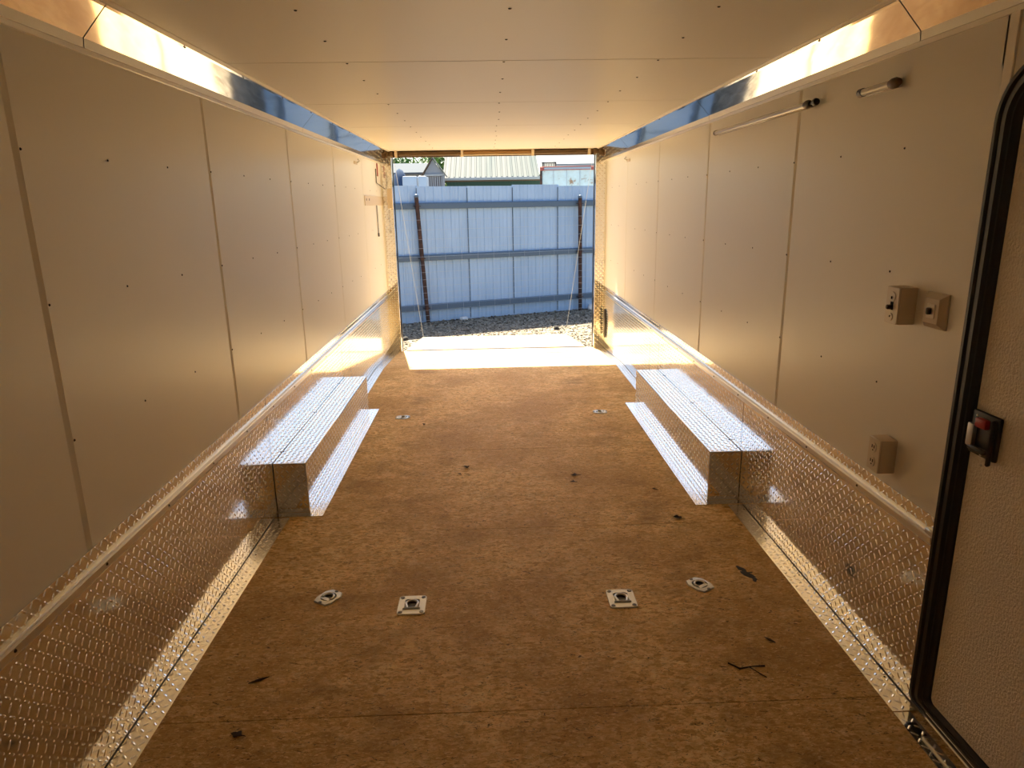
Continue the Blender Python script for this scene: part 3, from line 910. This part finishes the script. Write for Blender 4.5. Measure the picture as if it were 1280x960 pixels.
# corrugated fence: local frame s along, n away from the trailer, z up
fe = empty('corrugated_fence', (-1.636, 12.06, GZ), math.atan2(1.4, 3.6), label='pale blue corrugated metal fence with three rails across the yard', cat='fence')
HF = 1.866 - GZ
def sheet(s0, s1, htop, off):
    bm = bmesh.new()
    xs = []
    pitch = .149
    k = s0
    prof_ = []
    while k < s1 - .001:
        for du, dn in ((0, 0), (.012, -.016), (.034, -.016), (.046, 0)):
            if k + du <= s1: prof_.append((k + du, dn))
        prof_.append((min(k + .085, s1), 0)); prof_.append((min(k + .089, s1), -.004)); prof_.append((min(k + .096, s1), -.004)); prof_.append((min(k + .100, s1), 0))
        k += pitch
    prof_.append((s1, 0))
    a = [bm.verts.new((u, d + off, .0)) for u, d in prof_]
    b = [bm.verts.new((u, d + off, htop)) for u, d in prof_]
    for i in range(len(a) - 1): bm.faces.new((a[i], a[i + 1], b[i + 1], b[i]))
    o = done('corrugated_sheet', bm, M['sheet'], fe)
    md = o.modifiers.new('thickness', 'SOLIDIFY'); md.thickness = .002
sj = [-4.15, -3.24, -2.33, -1.43, -.52, .38, 1.285, 2.145, 3.05, 3.95, 4.86, 5.76, 6.67, 7.57]
for i, (a, b) in enumerate(zip(sj, sj[1:])):
    sheet(a, b + .03, HF + (.0, .012, -.008)[i % 3] + .006 * (i % 2), .012 * (i % 2))
for q in sj[1:-1]:  # thin dark strip added over each sheet lap as seam shadow and dirt line
    box('lap_shade_dirt', q - .0045, q + .0045, -.021, -.003, .02, HF - .03, M['frail'], fe)
for z0, z1 in ((1.492, 1.597), (.622, .724), (-.242, -.135)):
    bm = bmesh.new()
    aprism(bm, [(-.062, z0 - GZ), (-.018, z0 - GZ), (-.018, z1 - GZ), (-.050, z1 - GZ), (-.062, z1 - GZ - .02)], 'x', -4.1, 7.5)
    done('rail', bm, M['frail'], fe)
def post(s0, z0, s1, z1, r, lab):
    o = tube('post', [(s0, -.115, z0 - GZ), (s1, -.115, z1 - GZ)], r, M['rust'], fe, n=10, label=lab)
    bm = bmesh.new(); bmesh.ops.create_uvsphere(bm, u_segments=10, v_segments=6, radius=r * 1.12, matrix=Matrix.Translation((s1, -.115, z1 - GZ)))
    done('post_cap', bm, M['frail'], o, True)
    for z in (1.54, .67, -.19):
        t = (z - z0) / (z1 - z0); s = s0 + (s1 - s0) * t
        tube('clamp', [(s - .05, -.066, z - GZ), (s - .045, -.16, z - GZ), (s + .045, -.16, z - GZ), (s + .05, -.066, z - GZ)], .007, M['rust'], o, n=5)
post(.455, GZ - .05, .345, 1.70, .036, 'rusty leaning post')
post(3.485, GZ - .05, 3.462, 1.655, .036, 'rusty upright post')
post(-2.6, GZ - .05, -2.6, 1.68, .036, 'rusty post'); post(6.5, GZ - .05, 6.5, 1.68, .036, 'rusty post')
bm = bmesh.new()
z = .05
zs = []
while z < 1.9:
    zs.append(z); z += .085 + .05 * z
for z in zs:
    atube(bm, [(-4.1, -.17, z), (.4, -.165, z), (3.47, -.17, z), (7.5, -.17, z)], .0019, 4)
u = -4.0
while u < 7.5:
    atube(bm, [(u, -.17, .02), (u, -.17, zs[-1])], .0013, 4); u += .30
done('stock_wire', bm, M['wire'], fe, kind='stuff')

# things beyond the fence
def place(e, *objs):
    inv = Matrix.Translation(e.location).inverted()
    for o in objs: o.parent = e; o.matrix_parent_inverse = inv
sh = empty('shed', (0, 24, GZ), label='green walled shed with a pale metal gable roof beyond the fence', cat='shed')
XL, XR, YE, YK, ZE, ZK = -1.34, 1.66, 22.0, 25.6, 2.36, 3.95
XRR = 9
place(sh, box('siding', XL + .02, 1.62, 22.35, 28.6, GZ, 2.42, M['green'], None))
bm = bmesh.new()
for k in range(28): abox(bm, XL + .05 + k * .105, XL + .08 + k * .105, 22.325, 22.36, GZ, 2.34)
place(sh, done('siding_rib', bm, M['green'], None, kind='stuff'))
bm = bmesh.new()
n = 90
def zr(y, up_=0): return ZE + (ZK - ZE) * (y - YE) / (YK - YE) + up_
pr = []
x = -1.42
while x < 1.6:
    pr += [(x, 0), (x + .02, .025), (x + .05, .025), (x + .07, 0)]; x += .16
for yy0, yy1, s_ in ((YE - .05, YK, 1),):
    a = [bm.verts.new((px, yy0, zr(yy0, pz))) for px, pz in pr]
    b = [bm.verts.new((px, yy1, zr(yy1, pz))) for px, pz in pr]
    c = [bm.verts.new((px, 2 * YK - yy0, zr(yy0, pz))) for px, pz in pr]
    for i in range(len(a) - 1):
        bm.faces.new((a[i], a[i + 1], b[i + 1], b[i])); bm.faces.new((b[i], b[i + 1], c[i + 1], c[i]))
o = done('roof', bm, M['roof']); md = o.modifiers.new('thickness', 'SOLIDIFY'); md.thickness = .02
place(sh, o)
place(sh, box('gutter', -1.40, 1.68, YE - .13, YE - .04, ZE - .10, ZE - .02, M['cloth'], None, bev=.01),
      box('eave_board', -1.38, 1.68, YE - .02, YE + .02, ZE - .14, ZE - .03, M['fascia'], None))
# gable end of a smaller lean-to at its left
gs = empty('gabled_shed', (-1.6, 21.5, GZ), label='small weathered shed with a pale gable and dark slats beyond the fence', cat='shed')
apx, apz = -1.68, 2.86
bm = bmesh.new()
aprism(bm, [(-1.93, 2.45), (-1.34, 2.42), (apx, apz)], 'y', 21.6, 21.64)
place(gs, done('gable', bm, M['sidewall']))
place(gs, box('back_wall', -1.92, -1.36, 21.7, 21.74, GZ, 2.44, M['darkwood'], None),
      box('lintel', -1.95, -1.33, 21.55, 21.64, 2.39, 2.44, M['cloth'], None),
      box('corner_post', -1.40, -1.34, 21.55, 21.64, GZ, 2.40, M['sidewall'], None))
for k in range(8):
    place(gs, box('slat', -1.90 + k * .064, -1.86 + k * .064, 21.62, 21.66, GZ, 2.38, M['sidewall'], None))
def slab(a, b, y0, y1, th):
    bm = bmesh.new(); aprism(bm, [a, b, (b[0], b[1] + th), (a[0], a[1] + th)], 'y', y0, y1); return bm
place(gs, done('roof', slab((-2.02, 2.36), (apx, apz + .03), 21.5, 21.84, .05), M['fascia']),
      done('roof', slab((apx, apz + .03), (-1.27, 2.34), 21.5, 21.84, .05), M['roof']))
# faded truck body
tb = empty('truck_body', (1.2, 17, GZ), label='faded white truck box body with rusty red corners beyond the fence', cat='truck')
place(tb, box('body', 1.20, 2.52, 17.0, 21.0, GZ + .5, 2.32, M['box'], None, bev=.02),
      box('top_rail', 1.17, 2.55, 16.95, 17.0, 2.30, 2.385, M['rustred'], None, bev=.006),
      box('top_rail_face', 1.26, 2.40, 16.93, 16.955, 2.315, 2.36, M['cloth'], None),
      box('corner_post', 1.17, 1.225, 16.96, 17.05, GZ + .45, 2.36, M['rust'], None, bev=.006),
      box('corner_post', 2.495, 2.55, 16.96, 17.05, GZ + .45, 2.36, M['rust'], None, bev=.006))
for x in (1.49, 1.80, 2.11):
    place(tb, box('panel_joint', x - .006, x + .006, 16.985, 17.0, GZ + .5, 2.30, M['grey'], None))
for x0, x1 in ((1.17, 1.27), (2.36, 2.52)):
    place(tb, box('marker_lamp', x0, x1, 16.91, 16.95, 2.29, 2.37, M['rustred'], None, bev=.01, label='red marker lamp'))
for x in (1.25, 2.0):
    bm = bmesh.new()
    for yy in (17.6, 20.3):
        bmesh.ops.create_cone(bm, cap_ends=True, segments=16, radius1=.3, radius2=.3, depth=.22, matrix=Matrix.Translation((x + .3, yy, GZ + .3)) @ Matrix.Rotation(math.pi / 2, 4, 'Y'))
    place(tb, done('wheel', bm, M['rubber']))
tb.rotation_euler.z = -.078
rk = empty('roof_rack', (1.4, 17.6, 2.38), label='dark grating lying on top of the faded truck body', cat='grating')
place(rk, box('frame', 1.255, 1.30, 17.4, 17.5, 2.32, 2.50, M['steel_d'], None), box('frame', 1.55, 1.60, 17.4, 17.5, 2.32, 2.51, M['steel_d'], None),
      box('bar', 1.25, 1.60, 17.4, 17.5, 2.48, 2.51, M['steel_d'], None), box('bar', 1.25, 1.60, 17.4, 17.5, 2.36, 2.39, M['steel_d'], None))
for k in range(6):
    place(rk, box('slat', 1.31 + k * .04, 1.335 + k * .04, 17.42, 17.48, 2.38, 2.49, M['steel_d'], None))
# far pale roof at the right
fr = empty('far_roof', (3, 29, GZ), label='far pale roofed building behind the truck body', cat='building')
bm = bmesh.new(); aprism(bm, [(30.0, 3.02), (34.5, 4.9), (34.5, 5.0), (30.0, 3.12)], 'x', 2.75, 9)
place(fr, done('roof', bm, M['cloth']), box('wall', 2.85, 8.9, 30.3, 34.2, GZ, 3.02, M['sidewall'], None))
# pale tanks, tarp heap, shed roof at left
for x0, x1, lab in ((-1.945, -1.63, 'larger pale plastic tank beyond the fence by the tarp'), (-1.60, -1.42, 'smaller pale plastic tank beyond the fence by the gabled shed')):
    t = empty('liquid_tank', ((x0 + x1) / 2, 16.3, GZ), label=lab, cat='tank', group='pale tanks beyond the fence')
    place(t, box('tank', x0, x1, 16.0, 16.6, GZ + .14, 2.18, M['tank'], None, bev=.03, seg=2), box('pallet', x0 - .01, x1 + .01, 15.98, 16.62, GZ, GZ + .14, M['darkwood'], None))
    bm = bmesh.new()
    for k in range(4): abox(bm, x0 - .006, x1 + .006, 15.985, 15.995, GZ + .3 + k * .56, GZ + .32 + k * .56)
    place(t, done('cage_bar', bm, M['grey'], None, kind='stuff'))
def heap(name, x, y, z0, rx, ry, h, m_, label, seed):
    r = np.random.default_rng(seed)
    bm = bmesh.new(); bmesh.ops.create_icosphere(bm, subdivisions=3, radius=1)
    for v in bm.verts:
        f = 1 + .18 * math.sin(5 * v.co.x + seed) * math.cos(4 * v.co.z + 2 * v.co.y) + .08 * math.sin(11 * v.co.z + 7 * v.co.x)
        v.co = Vector((v.co.x * rx * f, v.co.y * ry * f, (v.co.z * .5 + .5) * h))
    o = done(name, bm, m_, None, True); o.location = (x, y, z0)
    tag(o, label, 'tarp')
heap('tarp_heap', -2.15, 17.2, GZ, .30, .6, 2.85, M['tarp'], 'blue grey tarp heap beyond the fence at the left', 3)
heap('sheeting_bundle', -1.80, 18.6, GZ, .20, .4, 2.75, M['cloth'], 'white sheeting bundle beside the blue grey tarp heap', 6)
lr = empty('low_roof', (-3, 25, GZ), label='grey low roofed building behind the tarp heap', cat='building')
place(lr, box('wall', -6, -2.05, 24.2, 27, GZ, 2.6, M['sidewall'], None), prism('roof', [(23.9, 2.55), (27, 3.0), (27, 3.06), (23.9, 2.6)], 'x', -6.2, -1.95, M['greyroof'], None))
def tree(x, y, zt, r, label, seed, n=2600):
    q = np.random.default_rng(seed)
    t = empty('tree', (x, y, GZ), label=label, cat='tree', group='trees beyond the yard')
    tube('trunk', [(0, 0, 0), (.1, 0, 1.5), (.05, .1, zt - r)], [.18, .14, .08], M['bark'], t, n=8)
    V, F = [], []
    cl = q.normal(0, .42, (26, 3)) * r
    for i in range(n):
        c = cl[q.integers(26)] + q.normal(0, .2, 3) * r + (0, 0, zt - GZ - r)
        d = q.normal(0, 1, 3); d /= np.linalg.norm(d); e_ = np.cross(d, q.normal(0, 1, 3)); e_ /= np.linalg.norm(e_)
        s = q.uniform(.06, .12); b_ = len(V)
        V += [tuple(c - d * s), tuple(c + e_ * s * .5), tuple(c + d * s), tuple(c - e_ * s * .5)]
        F.append((b_, b_ + 1, b_ + 2, b_ + 3))
    me = bpy.data.meshes.new('crown'); me.from_pydata(V, [], F)
    link('crown', me, M['foliage'], t, kind='stuff')
tree(-3.9, 31, 4.3, 1.4, 'dark leafy tree beyond the yard, left one', 1)
tree(-1.9, 37, 4.4, 1.2, 'bright leafy tree beyond the yard next to the gabled shed', 2)
